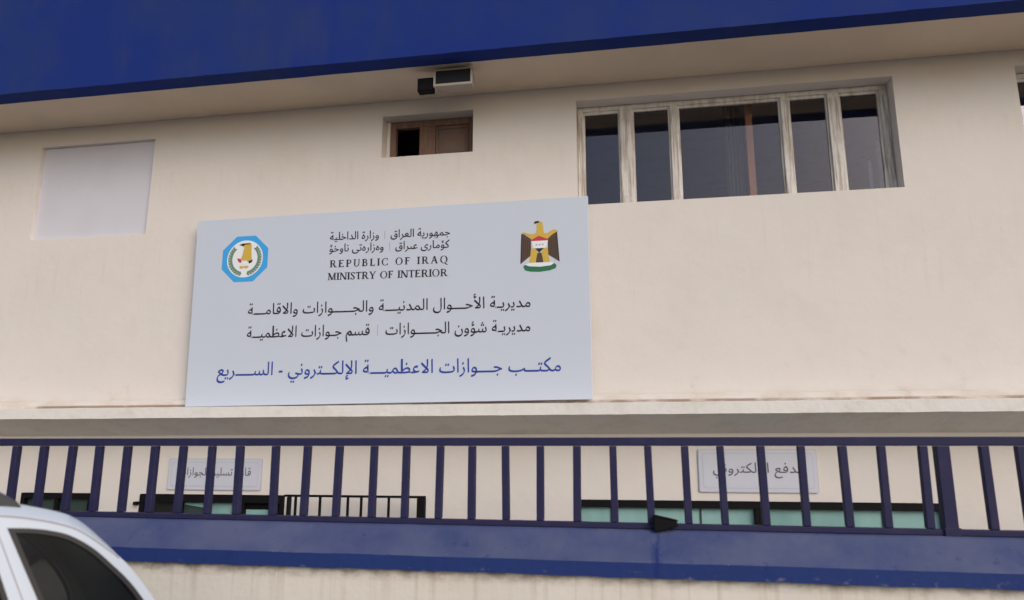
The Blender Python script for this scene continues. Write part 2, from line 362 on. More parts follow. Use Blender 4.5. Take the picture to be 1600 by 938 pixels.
# ---- lower openings: black frames with teal panes
def lower_frame(op, name, members, panes, head=.06, depth=.10, frame_bottom=.04):
    x0, x1, z0, z1 = op; y = WY - .02; e = .003
    b = stripframe(x0 + e, x1 - e, z0 + e, z1 - e, y, y + depth, .05, .05, head, frame_bottom)
    for a, c in members: b.box(a, c, y + .004, y + depth - .004, z0 + e + frame_bottom + .001, z1 - e - head - .001)
    w = part(b.build(name, M['black_metal'], bevel=.004))
    for a, c, zb, zt, mm in panes:
        g = MB(); g.box(a, c, y + .06, y + .068, zb, zt); o = g.build('pane', mm); o.parent = w
    return w
zt = O_rwin[3] - .076
rw = lower_frame(O_rwin, 'window', [(1.10, 1.17)], [(-.648, 1.098, O_rwin[2] + .05, zt, M['teal']), (1.172, 2.835, O_rwin[2] + .05, zt, M['teal'])], head=.072)
for x in (-.334, .574, 2.316):
    b = MB(); b.box(x - .008, x + .008, WY + .028, WY + .039, O_rwin[2] + .05, zt); o = b.build('glazing_bar', M['dark_teal']); o.parent = rw
zt = O_door[3] - .092
dr = lower_frame(O_door, 'door', [(-5.26, -5.235), (-4.94, -4.89), (-4.60, -4.46), (-4.16, -4.08)],
    [(-5.728, -5.262, .5, zt, M['dark_glass']), (-5.234, -4.942, .5, zt, M['dark_teal']), (-4.888, -4.602, .5, zt, M['teal']),
     (-4.458, -4.162, .5, 1.288, M['teal']), (-4.458, -4.162, 1.292, zt, M['black_metal']), (-4.078, -4.027, .5, zt, M['dark_glass']),
     (-5.728, -4.03, YARD + .06, .498, M['black_metal'])], head=.088)
b = MB(); b.prism([(-5.22, zt - .004), (-4.945, zt - .004), (-4.945, 1.30), (-5.22, zt - .025)], WY + .025, WY + .033); o = b.build('pane', M['teal']); o.parent = dr
b = MB(); b.box(-5.83, -5.785, WY - .06, WY - .003, 1.325, 1.365); o = b.build('hinge', M['black_metal'], bevel=.008); o.parent = dr
zt = O_lwin[3] - .064
lower_frame(O_lwin, 'window', [(-6.90, -6.86)], [(-7.305, -6.902, O_lwin[2] + .05, zt, M['dark_teal']), (-6.858, -6.455, O_lwin[2] + .05, zt, M['dark_teal'])])

# ------------------------------------------------------------------ things behind the upper window
b = MB(); b.prism([(1.345, 2.452), (1.425, 2.452), (1.425, 6.2), (1.345, 6.2)], 8.46, 8.53)
tag(b.build('wooden_post', M['wood_post'], bevel=.006), 'orange-brown wooden post standing behind the widest pane of the upper window', 'post')
b = MB()
pts = [(1.12 + .20 * i / 24, 8.62 + .03 * math.sin(i * 1.3)) for i in range(25)]
for (xa, ya), (xb, yb) in zip(pts, pts[1:]):
    b.poly([(xa, ya, 4.2), (xb, yb, 4.2), (xb, yb, 6.1), (xa, ya, 6.1)]); b.poly([(xa, ya + .01, 6.1), (xb, yb + .01, 6.1), (xb, yb + .01, 4.2), (xa, ya + .01, 4.2)])
tag(b.build('curtain', M['cloth'], fix=False, smooth=True), 'narrow grey curtain hanging left of the wooden post behind glass', 'curtain')
for i, (x, zt, r, lab) in enumerate(((2.70, 5.20, .022, 'shorter pale blue tube behind the rightmost pane of the wide upper window'),
                                  (2.815, 5.46, .028, 'taller pale blue tube behind the rightmost pane of the wide upper window'))):
    b = MB(); b.tube((x, 8.55, 4.69), (x, 8.55, zt), r, 16); b.tube((x, 8.55, zt), (x, 8.55, zt + .012), r * 1.15, 16)
    b.tube((x, 8.55, 2.452), (x, 8.55, 4.70), r * 1.2, 16)
    tag(b.build('plastic_tube', M['pale_tube'], smooth=False), lab, 'tube', 'pale tubes behind the window')

# ------------------------------------------------------------------ lamp and box under the eave
lamp = thing('floodlight', 'grey framed rectangular floodlight with dark glass fixed under the blue eave', 'floodlight', (-1.975, 7.5, ROOF))
def kid(o, p):
    o.parent = p; o.matrix_parent_inverse = Matrix.Translation(-Vector(p.location)); return o
b = MB(); b.box(-2.145, -1.722, 7.332, 7.47, 5.945, 6.122)
kid(b.build('housing', M['lamp_grey'], bevel=.008), lamp)
b = stripframe(-2.158, -1.712, 5.925, 6.130, 7.29, 7.33, .024, .022, .016, .03); kid(b.build('frame', M['lamp_grey'], bevel=.004), lamp)
b = MB(); b.box(-2.133, -1.735, 7.302, 7.310, 5.9555, 6.1135); kid(b.build('glass', M['lamp_glass']), lamp)
for x in (-2.08, -1.83):
    b = MB(); b.box(x, x + .04, 7.37, 7.41, 6.1225, ROOF - .001); kid(b.build('bracket', M['dark_brown'], bevel=.003), lamp)
box = thing('junction_box', 'small black box fixed beside the grey floodlight under the eave', 'box', (-2.26, 7.4, ROOF))
b = MB(); b.box(-2.352, -2.170, 7.32, 7.42, 5.90, 6.06); kid(b.build('housing', M['black_metal'], bevel=.008), box)
b = MB(); b.box(-2.342, -2.180, 7.312, 7.319, 5.91, 6.05); kid(b.build('lid', M['black_metal'], bevel=.002), box)
b = MB(); b.box(-2.1695, -2.1455, 7.36, 7.40, 5.98, 6.02); kid(b.build('bracket', M['black_metal']), box)

# ------------------------------------------------------------------ lettering
DUAL = dict(zip('بتجحخسشصضطظعغفقكلمنهي', (0xFE8F, 0xFE95, 0xFE9D, 0xFEA1, 0xFEA5, 0xFEB1, 0xFEB5, 0xFEB9, 0xFEBD, 0xFEC1, 0xFEC5, 0xFEC9, 0xFECD, 0xFED1,
            0xFED5, 0xFED9, 0xFEDD, 0xFEE1, 0xFEE5, 0xFEE9, 0xFEF1)))
DUAL['ی'] = 0xFBFC
RIGHT = {'ا': 0xFE8D, 'أ': 0xFE83, 'إ': 0xFE87, 'ة': 0xFE93, 'د': 0xFEA9, 'ر': 0xFEAD, 'ز': 0xFEAF, 'و': 0xFEED, 'ؤ': 0xFE85, 'ۆ': 0xFBD9, 'ە': 0xFEE9}
def shape(s):
    """Arabic letters joined into their contextual forms, in visual (left to right) order."""
    out = []; i = 0; prev = False                     # prev: the letter before joins forward
    while i < len(s):
        c = s[i]; nxt = s[i + 1] if i + 1 < len(s) else ' '
        if c == 'ل' and nxt in 'اأإ':
            out.append(chr({'ا': 0xFEFB, 'أ': 0xFEF7, 'إ': 0xFEF9}[nxt] + (1 if prev else 0))); prev = False; i += 2; continue
        if c == 'ـ': out.append(c); prev = True
        elif c == 'ێ':
            out.append(chr(0xFBE9 if prev else 0xFBE8)); prev = True
        elif c in DUAL:
            j = nxt in DUAL or nxt in RIGHT or nxt in 'ـێ'
            out.append(chr(DUAL[c] + ((3 if j else 1) if prev else (2 if j else 0)))); prev = j
        elif c in RIGHT: out.append(chr(RIGHT[c] + (1 if prev else 0))); prev = False
        else: out.append(c); prev = False
        i += 1
    return ''.join(reversed(out))
def font_mesh(txt, bold):
    c = bpy.data.curves.new('lettering', 'FONT'); c.body = txt; c.size = 1.0; c.extrude = 0.004; c.resolution_u = 3; c.offset = bold
    o = bpy.data.objects.new('lettering', c); COL.objects.link(o); bpy.context.view_layer.update()
    me = bpy.data.meshes.new_from_object(o.evaluated_get(bpy.context.evaluated_depsgraph_get()))
    bpy.data.objects.remove(o); bpy.data.curves.remove(c); return me
def arabic(txt, xl, xr, base_l, base_r, rise, material, parent, front, gap=False, bold=-.009, nib=.022):
    """Letters from xl to xr on a baseline; rise is the height of an alif. Local sign coordinates."""
    me = font_mesh(shape(txt), bold); xs = [v.co.x for v in me.vertices]; a, c = min(xs), max(xs)
    sx = (xr - xl) / (c - a); sy = rise / 0.714; me.name = 'lettering'
    print('TXT', len(txt), 'sx/sy', round(sx / sy, 3))
    def ym(y): return y if y < 0 else y * .80 if y < .36 else .288 + (y - .36) * 1.203   # lower bodies, taller uprights
    if gap:                                            # a thin grey divider in the widest gap between words
        u = sorted(xs); g = max(range(len(u) - 1), key=lambda i: u[i + 1] - u[i]); x = xl + ((u[g] + u[g + 1]) / 2 - a) * sx
        z = base_l + (base_r - base_l) * (x - xl) / (xr - xl); d_ = MB(); d_.box(x - .004, x + .004, -.0012, -.0002, z - .01, z + rise * .9)
        o = d_.build('divider', M['print_grey']); o.parent = parent
    vs_, fs_ = [], []
    for k in (-1, 0, 1):                               # a broad nib: level strokes heavier than upright ones
        b0 = len(vs_)
        for v in me.vertices:
            x = xl + (v.co.x - a + .012 * k) * sx; t = (x - xl) / (xr - xl)
            vs_.append((x, front - .0014 - v.co.z * .25 - .0003 * k, base_l + (base_r - base_l) * t + (ym(v.co.y) + nib * k) * sy))
        fs_ += [[b0 + q for q in p.vertices] for p in me.polygons]
    me = bpy.data.meshes.new('lettering'); me.from_pydata(vs_, [], fs_)
    me.materials.clear(); me.materials.append(material)
    o = bpy.data.objects.new('lettering', me); COL.objects.link(o); o.parent = parent; return o

# a plain serif capital alphabet drawn from stems, hairlines and bowls (unit cap height)
S, T, SF, SH = .19, .10, .075, .065
def rect(x0, x1, z0, z1): return [(x0, z0), (x1, z0), (x1, z1), (x0, z1)]
def stem(x, z0=0, z1=1, w=S): return [rect(x, x + w, z0, z1), rect(x - SF, x + w + SF, z0, z0 + SH), rect(x - SF, x + w + SF, z1 - SH, z1)]
def arc(cx, cz, rx, rz, a0, a1, wx, wz, n=18):
    o = []; q = []
    for i in range(n + 1):
        t = R(a0 + (a1 - a0) * i / n); o.append((cx + rx * math.cos(t), cz + rz * math.sin(t))); q.append((cx + (rx - wx) * math.cos(t), cz + (rz - wz) * math.sin(t)))
    return [[o[i], o[i + 1], q[i + 1], q[i]] for i in range(n)]
def bar(p, q, w): # slanted stroke with horizontal cuts
    return [(p[0], p[1]), (p[0] + w, p[1]), (q[0] + w, q[1]), (q[0], q[1])]
def glyph(c):
    if c == 'I': return stem(.08), .33
    if c == 'R': return stem(.08) + [rect(.25, .45, 1 - T, 1), rect(.25, .45, .46, .46 + T)] + arc(.43, .73, .25, .27, -90, 90, .15, T) + [bar((.62, 0), (.36, .48), .19), rect(.60, .90, 0, SH)], .88
    if c == 'P': return stem(.08) + [rect(.25, .42, 1 - T, 1), rect(.25, .42, .42, .42 + T)] + arc(.40, .71, .27, .29, -90, 90, .15, T), .72
    if c == 'B': return stem(.08) + [rect(.25, .42, 1 - T, 1), rect(.25, .44, .5, .5 + T), rect(.25, .44, 0, T)] + arc(.40, .77, .22, .23, -90, 90, .14, T) + arc(.42, .2875, .27, .2875, -90, 90, .15, T), .76
    if c == 'E': return stem(.08) + [rect(.25, .62, 1 - T, 1), rect(.25, .5, .48, .48 + T), rect(.25, .66, 0, T), rect(.57, .62, .80, 1), rect(.61, .66, 0, .22), rect(.46, .50, .41, .61)], .73
    if c == 'F': return stem(.08) + [rect(.25, .60, 1 - T, 1), rect(.25, .5, .48, .48 + T), rect(.55, .60, .80, 1), rect(.46, .50, .41, .61)], .65
    if c == 'L': return stem(.08) + [rect(.25, .62, 0, T), rect(.57, .62, 0, .24)], .68
    if c == 'T': return [rect(.28, .45, 0, 1), rect(.20, .53, 0, SH), rect(.02, .71, 1 - T, 1), rect(.02, .07, .78, 1), rect(.66, .71, .78, 1)], .73
    if c == 'U': return [rect(.08, .25, .3, 1), rect(.0, .33, 1 - SH, 1), rect(.64, .64 + T, .3, 1), rect(.56, .80, 1 - SH, 1)] + arc(.3975, .30, .3175, .32, 180, 360, .13, .09), .85
    if c == 'O': return arc(.46, .5, .44, .52, 0, 360, .16, .06, 36), .94
    if c == 'Q': return arc(.46, .5, .44, .52, 0, 360, .16, .06, 36) + [[(.45, .03), (.62, .03), (.98, -.26), (.80, -.26)]], .98
    if c == 'C': return arc(.46, .5, .44, .52, 50, 310, .16, .06, 30) + [rect(.72, .77, .68, .97), rect(.72, .77, .05, .30)], .84
    if c == 'A': return [bar((.06, 0), (.38, 1), T), bar((.62, 0), (.34, 1), .19), rect(.22, .62, .33, .33 + T), rect(.0, .24, 0, SH), rect(.55, .90, 0, SH)], .90
    if c == 'M': return [rect(.10, .10 + T, 0, 1), bar((.46, 0), (.06, 1), .20), bar((.50, .02), (.80, 1), T), rect(.80, .97, 0, 1), rect(.0, .27, 0, SH), rect(.72, 1.05, 0, SH), rect(.88, 1.05, 1 - SH, 1), rect(.0, .12, 1 - SH, 1)], 1.07
    if c == 'N': return [rect(.10, .10 + T, 0, 1), bar((.64, 0), (.06, 1), .20), rect(.74, .74 + T, 0, 1), rect(.0, .27, 0, SH), rect(.65, .92, 1 - SH, 1), rect(.0, .12, 1 - SH, 1)], .92
    if c == 'S': return arc(.31, .74, .25, .28, 20, 200, .13, .07) + arc(.31, .27, .27, .29, -160, 20, .14, .07) + [[(.08, .66), (.20, .76), (.57, .38), (.45, .24)], rect(.50, .55, .76, .98), rect(.05, .10, .02, .26)], .62
    if c == 'Y': return [rect(.32, .49, 0, .46), rect(.23, .58, 0, SH), bar((.32, .44), (.03, 1), .18), bar((.41, .44), (.66, 1), T), rect(-.02, .28, 1 - SH, 1), rect(.58, .84, 1 - SH, 1)], .82
    return [], .42
def serif(txt, xl, xr, base_l, base_r, cap, track, material, parent, front):
    x = 0; polys = []
    for ch in txt:
        ps, w = glyph(ch); polys += [[(px + x, pz) for px, pz in p] for p in ps]; x += w + track
    x -= track; b = MB(); s = (xr - xl) / x
    print('SERIF aspect', round(s / cap, 3))
    for i, p in enumerate(polys):
        pts = [(xl + px * s, base_l + (base_r - base_l) * px / x + pz * cap) for px, pz in p]
        b.prism(pts, front - .0016 - .0002 * (i % 9), front - .0004)
    o = b.build('lettering', material); o.parent = parent; return o

# ------------------------------------------------------------------ ministry sign standing on the ledge
SW, SHT, ST = 4.63, 2.215, .045
sign = thing('ministry_sign', 'large white ministry sign board with two emblems standing on the ledge', 'sign', (-5.218, 7.85, 2.4417))
sign.scale = (1.0221,) * 3
sign.rotation_euler = (0, R(-.41), 0)
b = MB(); b.prism([(-.035, SHT), (0, 0), (SW - .005, 0), (SW + .005, SHT)], 0, ST); p = b.build('panel', M['sign_white'], bevel=.004); p.parent = sign
for x in (.35, 2.3, 4.25):
    b = MB(); b.box(x, x + .04, ST + .001, ST + .041, .0, SHT - .1); p = b.build('support_post', M['lamp_grey']); p.parent = sign
    b = MB(); b.box(x, x + .04, ST + .042, (7.998 - 7.85) / 1.0221, 1.6, 1.64); p = b.build('wall_bracket', M['lamp_grey']); p.parent = sign
A = lambda *a, **k: arabic(*a, parent=sign, front=0, **k)
A('جمهورية العراق    وزارة الداخلية', 1.66, 3.085, 1.878, 1.856, .094, M['print_black'], gap=True, bold=-.003, nib=.016)
A('كۆماری عێراق    وەزارەتی ناوخۆ', 1.66, 3.080, 1.738, 1.712, .094, M['print_black'], gap=True, bold=-.003, nib=.016)
serif('REPUBLIC OF IRAQ', 1.672, 3.068, 1.552, 1.536, .084, .22, M['print_black'], sign, 0)
serif('MINISTRY OF INTERIOR', 1.654, 3.064, 1.404, 1.384, .084, .04, M['print_black'], sign, 0)
A('مديريـة الأحـــوال المدنيـــة والجـــــوازات والاقامـــة', .70, 3.986, 1.040, 1.000, .128, M['print_black'])
A('مديريـة شؤون الجـــــوازات    قسم جـوازات الاعظميــة', .706, 3.981, .770, .735, .128, M['print_black'], gap=True)
A('مكتــب جـــوازات الاعظميـــة الإلكــتروني - الســــريع', .37, 4.301, .345, .300, .150, M['print_blue'])
# octagonal police emblem
def disc(cx, cz, rx, rz, n=40): return [(cx + rx * math.cos(2 * math.pi * i / n), cz + rz * math.sin(2 * math.pi * i / n)) for i in range(n)]
def layer(b, pts, k, mi): b.prism([(x, z) for x, z in pts], -.0006 * k - .0008, -.0006 * k - .0001 if k else 0, mi)
b = MB(); cx, cz, r = .613, 1.710, .300
oct_ = [(cx + r * 1.04 * math.cos(R(22.5 + 45 * i)), cz + r * 1.0 * math.sin(R(22.5 + 45 * i))) for i in range(8)]
layer(b, oct_, 0, 0); layer(b, disc(cx, cz, .226, .224), 1, 1)
for sgn in (-1, 1):                                         # two leafy sprays
    for i in range(13):
        t = R(-80 + i * 9.6); lr = .183; px, pz = cx + sgn * lr * math.cos(t), cz + lr * math.sin(t)
        for q in (-1, 1):
            a = t + math.pi / 2 + q * .55; a = a if sgn > 0 else math.pi - a
            ux, uz = math.cos(a), math.sin(a); L_, w_ = .050, .015
            layer(b, [(px, pz), (px + ux * L_ * .5 - uz * w_, pz + uz * L_ * .5 + ux * w_), (px + ux * L_, pz + uz * L_), (px + ux * L_ * .5 + uz * w_, pz + uz * L_ * .5 - ux * w_)], 2 + (i + (q > 0)) % 3, 2)
# eagle head and breast, feet, shoulder marks, ribbon
layer(b, [(cx - .05, cz - .005), (cx - .03, cz + .07), (cx - .018, cz + .13), (cx - .025, cz + .165), (cx + .0, cz + .185), (cx + .055, cz + .185), (cx + .075, cz + .17), (cx + .078, cz + .08), (cx + .088, cz - .01), (cx + .04, cz - .035), (cx + .02, cz - .02), (cx - .03, cz - .02)], 5, 3)
layer(b, [(cx - .085, cz + .172), (cx - .03, cz + .188), (cx + .065, cz + .188), (cx + .05, cz + .174), (cx - .012, cz + .172), (cx - .028, cz + .150), (cx - .05, cz + .162)], 6, 4)
layer(b, [(cx - .098, cz + .01), (cx - .052, cz + .0), (cx - .036, cz - .035), (cx - .058, cz - .048), (cx - .085, cz - .022)], 6, 5)
layer(b, [(cx + .05, cz - .03), (cx + .10, cz - .012), (cx + .095, cz - .04), (cx + .065, cz - .06), (cx + .05, cz - .05)], 6, 4)
for q in (-1, 1): layer(b, [(cx - .005, cz - .09), (cx - .005 + q * .05, cz - .085), (cx - .005 + q * .06, cz - .105), (cx - .005 + q * .03, cz - .12), (cx - .005, cz - .105)], 5 + (q > 0), 3)
layer(b, [(cx - .03, cz - .045), (cx + .03, cz - .045), (cx + .025, cz - .08), (cx - .025, cz - .08)], 5, 6)
p = b.build('emblem', [M['sky_blue'], M['white_print'], M['olive'], M['gold'], M['dark_brown'], M['red'], M['white_print']]); p.parent = sign
# national coat of arms: eagle with a striped shield
cx, cz = 4.095, 1.675
def E_(pts): return [(cx + (u - 440) / 938 * 110 * .00727, cz - (v - 470) / 938 * 110 * .00727) for u, v in pts]
b = MB()
layer(b, E_([(205, 300), (235, 300), (330, 375), (330, 590), (190, 700)]), 0, 1)
layer(b, E_([(665, 285), (640, 285), (545, 375), (545, 590), (692, 690)]), 0, 1)
layer(b, E_([(203, 300), (217, 305), (205, 660), (188, 700)]), 1, 2)
layer(b, E_([(655, 290), (668, 285), (694, 690), (678, 660)]), 1, 2)
for k in range(4):
    for sg in (-1, 1):
        u = 440 + sg * (130 + 26 * k); layer(b, E_([(u - 2, 400 - 14 * k), (u + 2, 400 - 14 * k), (u + 3 * sg + 2, 585 + 16 * k), (u + 3 * sg - 2, 585 + 16 * k)]), 2, 2)
layer(b, E_([(205, 295), (235, 275), (290, 300), (350, 308), (395, 300), (405, 235), (405, 190), (420, 155), (450, 145), (480, 160), (490, 220), (497, 300), (540, 305), (590, 275), (640, 258), (685, 290), (650, 300), (600, 330), (545, 380), (335, 380), (270, 315)]), 3, 0)
layer(b, E_([(330, 500), (390, 500), (412, 560), (385, 690), (300, 690), (320, 590)]), 3, 0)
layer(b, E_([(545, 500), (490, 500), (462, 560), (490, 690), (570, 690), (550, 590)]), 3, 0)
layer(b, E_([(402, 560), (470, 560), (485, 690), (390, 690)]), 2, 1)
layer(b, E_([(330, 385), (430, 335), (552, 385), (550, 402), (335, 402)]), 4, 3)
layer(b, E_([(335, 403), (550, 403), (520, 500), (362, 500)]), 4, 4)
layer(b, E_([(380, 501), (497, 501), (435, 560)]), 4, 2)
for u in (400, 440, 480): layer(b, E_([(u - 12, 447), (u + 12, 443), (u + 12, 462), (u - 12, 466)]), 5, 6)
layer(b, E_([(370, 155), (385, 140), (425, 135), (450, 148), (415, 165), (395, 165), (385, 180)]), 5, 2)
pts = [(225, 735), (250, 712), (300, 735), (440, 748), (580, 735), (625, 705), (655, 735), (640, 775), (560, 800), (440, 812), (320, 805), (250, 785)]
layer(b, E_(pts), 3, 5); layer(b, E_([(250, 708), (300, 690), (580, 688), (625, 702), (580, 732), (440, 745), (300, 732)]), 2, 4)
p = b.build('emblem', [M['gold'], M['brown'], M['dark_brown'], M['red'], M['white_print'], M['green'], M['print_grey']]); p.parent = sign

# ------------------------------------------------------------------ small wall signs over the openings
def rr(x0, x1, z0, z1, r, n=5):
    o = []
    for cx, cz, a in ((x1 - r, z1 - r, 0), (x0 + r, z1 - r, 90), (x0 + r, z0 + r, 180), (x1 - r, z0 + r, 270)):
        for i in range(n + 1): t = R(a + 90 * i / n); o.append((cx + r * math.cos(t), cz + r * math.sin(t)))
    return o
def wall_sign(x0, x1, z0, z1, txt, tx0, tx1, base, rise, label):
    t = thing('wall_sign', label, 'sign', (x0, WY - .035, z0), 'white Arabic signs on the lower wall'); w, h = x1 - x0, z1 - z0
    b = MB(); b.prism(rr(0, w, 0, h, .022), .018, .032); o = b.build('border', M['sign_border']); o.parent = t
    b = MB(); b.prism(rr(.008, w - .008, .008, h - .008, .02), .0155, .0178); o = b.build('rim', M['small_sign']); o.parent = t
    b = MB(); b.prism(rr(.040, w - .040, .040, h - .040, .035), 0.0142, .0153); o = b.build('inner_line', M['sign_border']); o.parent = t
    b = MB(); b.prism(rr(.047, w - .047, .047, h - .047, .033), 0.0128, .014); o = b.build('face', M['small_sign']); o.parent = t
    arabic(txt, tx0 - x0, tx1 - x0, base - z0, base - z0, rise, M['print_soft'], t, .0128)
wall_sign(-5.44, -4.268, 1.50, 1.855, 'قاعة تسليم الجوازات', -5.31, -4.40, 1.665, .088, 'white wall sign above the left black door, seen between fence bars')
wall_sign(.57, 1.735, 1.527, 1.96, 'الدفع الالكتروني', .715, 1.60, 1.725, .10, 'white wall sign above the wide green window, seen between fence bars')

# ------------------------------------------------------------------ black guard rail in front of the lower wall
gr = thing('guard_rail', 'thin black metal guard rail beside the left door, behind the blue fence', 'railing', (-3.03, 7.7, YARD))
b = MB(); b.box(-3.83, -2.25, 7.68, 7.72, 1.452, 1.476); kid(b.build('top_rail', M['black_metal'], bevel=.003), gr)
b = MB(); b.box(-3.70, -2.35, 7.685, 7.715, .55, .58); kid(b.build('bottom_rail', M['black_metal'], bevel=.003), gr)
for x, w in ((-3.79, .03), (-2.335, .085)):
    b = MB(); b.box(x, x + w, 7.67, 7.73, YARD, 1.451); kid(b.build('post', M['black_metal'], bevel=.003), gr)
for x in (-3.70, -3.42, -3.255, -3.105, -2.955, -2.80, -2.65, -2.49):
    b = MB(); b.box(x - .012, x + .012, 7.69, 7.71, .581, 1.451); kid(b.build('baluster', M['black_metal']), gr)

# ------------------------------------------------------------------ boundary wall and fence
bw = thing('boundary_wall', 'low plastered boundary wall with sloping royal blue coping along the street', 'wall', (0, 5, 0))
ZF = lambda x: -.0045 * x
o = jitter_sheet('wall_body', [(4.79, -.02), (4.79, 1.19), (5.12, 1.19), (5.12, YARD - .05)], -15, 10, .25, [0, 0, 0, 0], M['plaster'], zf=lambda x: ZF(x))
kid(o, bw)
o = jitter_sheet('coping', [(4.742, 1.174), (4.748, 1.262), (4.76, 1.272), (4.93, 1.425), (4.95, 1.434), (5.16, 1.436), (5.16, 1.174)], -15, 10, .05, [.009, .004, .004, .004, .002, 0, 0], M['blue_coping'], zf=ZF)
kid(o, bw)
fence = thing('fence', 'dark blue metal bar fence standing on the coping of the boundary wall', 'fence', (0, 5, 1.43))
def srail(name, z0, z1, zf, y0=4.97, y1=5.03):
    b = MB(); xs = [-9.5, 6.5]; 
    b.v = [(x, y, z + zf(x)) for x in xs for y, z in ((y0, z0), (y1, z0), (y1, z1), (y0, z1))]
    b.f = [[0, 1, 2, 3], [7, 6, 5, 4]] + [[i, i + 4, (i + 1) % 4 + 4, (i + 1) % 4] for i in range(4)]; b.mi = [0] * 6
    return kid(b.build(name, M['fence'], bevel=.006), fence)
srail('top_rail', 1.958, 2.013, lambda x: -.001 * x); srail('bottom_rail', 1.4355, 1.472, ZF)
BARS = [-4.694, -4.458, -4.216, -3.986, -3.754, -3.53, -3.304, -3.071, -2.849, -2.572, -2.335, -2.097, -1.839, -1.604, -1.364, -1.138, -.905, -.671,
        -.427, -.186, .043, .278, .502, .752, .995, 1.244, 1.469, 1.707, 2.056, 2.255]
x = -4.694
while x > -9.2: x -= .235 + random.uniform(-.01, .01); BARS.append(x)
x = 2.255
while x < 6.2: x += .235 + random.uniform(-.01, .01); BARS.append(x)
for x in BARS:
    h = .0235 + random.uniform(-.0015, .0015); lean = random.uniform(-.004, .004)
    b = MB(); b.box(x - h, x + h, 4.975, 5.025, 1.474 + ZF(x), 1.9565 - .001 * x)
    b.v = [(vx + (lean if vz > 1.7 else -lean), vy, vz) for vx, vy, vz in b.v]
    kid(b.build('baluster', M['fence'], bevel=.005), fence)
b = MB(); b.box(1.778, 1.853, 4.962, 5.038, 1.432 + ZF(1.8), 1.9565 - .001 * 1.8); b.box(1.77, 1.862, 4.955, 4.9615, 1.434 + ZF(1.8), 1.475)
kid(b.build('post', M['fence'], bevel=.006), fence)
# black wedge clamped on the bottom rail
WD_S = .82
wd = thing('wedge_bracket', 'black wedge shaped bracket fixed to the bottom rail of the blue fence', 'bracket', (.06, 4.93, 1.435))
b = MB(); b.prism([(.0, -.008), (.05, -.006), (.165, .035), (.165, .042), (.155, .068), (.012, .104), (.0, .098)], -.03, .036); o = b.build('body', M['black_metal'], bevel=.006); o.parent = wd
b = MB(); b.prism([(.0, .106), (.01, .114), (.16, .077), (.168, .064), (.16, .070), (.014, .1065)], -.036, .038); o = b.build('lid', M['black_metal'], bevel=.002); o.parent = wd

wd.scale = (.92, 1, WD_S)
# ------------------------------------------------------------------ white car, rear end to the right
car = thing('parked_car', 'white estate car with black roof rail parked before the boundary wall', 'car', (-3.65, 3.28, 0))
CX = 3.65
CAR_YAW = R(52)
piv = Matrix.Rotation(CAR_YAW, 3, 'Z') @ Vector((-2.13 + CX, -.695, 0))
car.location = Vector((-2.155, 2.59, -.012)) - piv
car.rotation_euler = (R(-2.0), 0, CAR_YAW)
def hw(x, z):
    h = .80 - .19 * (z - 1.05) if z > 1.05 else min(.885, .80 + (1.05 - z) * .28)
    if z < .4: h -= (.4 - z) * .25
    xl = x
    if xl > -2.1: h -= .10 * ((xl + 2.1) / .5) ** 2
    if xl < -5.0: h -= .16 * ((-5.0 - xl) / .95) ** 2
    return h
TOP = [(-5.95, .30), (-5.97, .62), (-5.90, .84), (-5.75, .95), (-5.3, 1.03), (-4.86, 1.10), (-4.5, 1.36), (-4.12, 1.58), (-3.8, 1.67), (-3.3, 1.705), (-2.9, 1.705), (-2.6, 1.693), (-2.383, 1.675), (-2.298, 1.666), (-2.21, 1.648),
       (-2.138, 1.627), (-2.081, 1.602), (-2.021, 1.56), (-1.971, 1.521), (-1.935, 1.490), (-1.889, 1.443), (-1.814, 1.346), (-1.74, 1.235), (-1.68, 1.12), (-1.63, .98), (-1.60, .78), (-1.59, .55), (-1.62, .30)]
def catmull(P, k):
    o = []
    for i in range(len(P) - 1):
        p0, p1, p2, p3 = Vector(P[max(i - 1, 0)]), Vector(P[i]), Vector(P[i + 1]), Vector(P[min(i + 2, len(P) - 1)])
        for j in range(k):
            t = j / k; o.append(tuple(.5 * ((2 * p1) + (p2 - p0) * t + (2 * p0 - 5 * p1 + 4 * p2 - p3) * t * t + (3 * p1 - p0 - 3 * p2 + p3) * t ** 3)))
    return o + [tuple(P[-1])]
TC = catmull(TOP, 4)
def arch(cx, r, n=14): return [(cx + r * math.cos(math.pi * i / n), .34 + r * math.sin(math.pi * i / n)) for i in range(n + 1)]
outline = list(TC) + [(-1.80, .27)] + [(x, max(z, .27)) for x, z in arch(-2.28, .37)] + [(-2.8, .25), (-4.5, .25)] + [(x, max(z, .27)) for x, z in arch(-5.02, .37)] + [(-5.6, .27)]
QW = catmull([(-2.323, 1.622), (-2.247, 1.616), (-2.177, 1.603), (-2.113, 1.581), (-2.037, 1.533), (-1.967, 1.469), (-1.885, 1.385), (-1.81, 1.28), (-1.765, 1.18), (-1.77, 1.10), (-1.82, 1.07)], 4) + [(-2.07, 1.06)]
DW = [(-2.385, 1.604), (-2.177, 1.055), (-3.26, 1.045), (-3.30, 1.08), (-3.30, 1.62), (-3.28, 1.635), (-2.9, 1.637)]
FW = [(-3.37, 1.612), (-3.37, 1.05), (-4.42, 1.06), (-4.50, 1.09), (-4.46, 1.17), (-4.16, 1.42), (-3.95, 1.545), (-3.75, 1.60)]
def inside(p, poly):
    x, y = p; c = False; j = len(poly) - 1
    for i in range(len(poly)):
        (xi, yi), (xj, yj) = poly[i], poly[j]
        if (yi > y) != (yj > y) and x < (xj - xi) * (y - yi) / (yj - yi) + xi: c = not c
        j = i
    return c
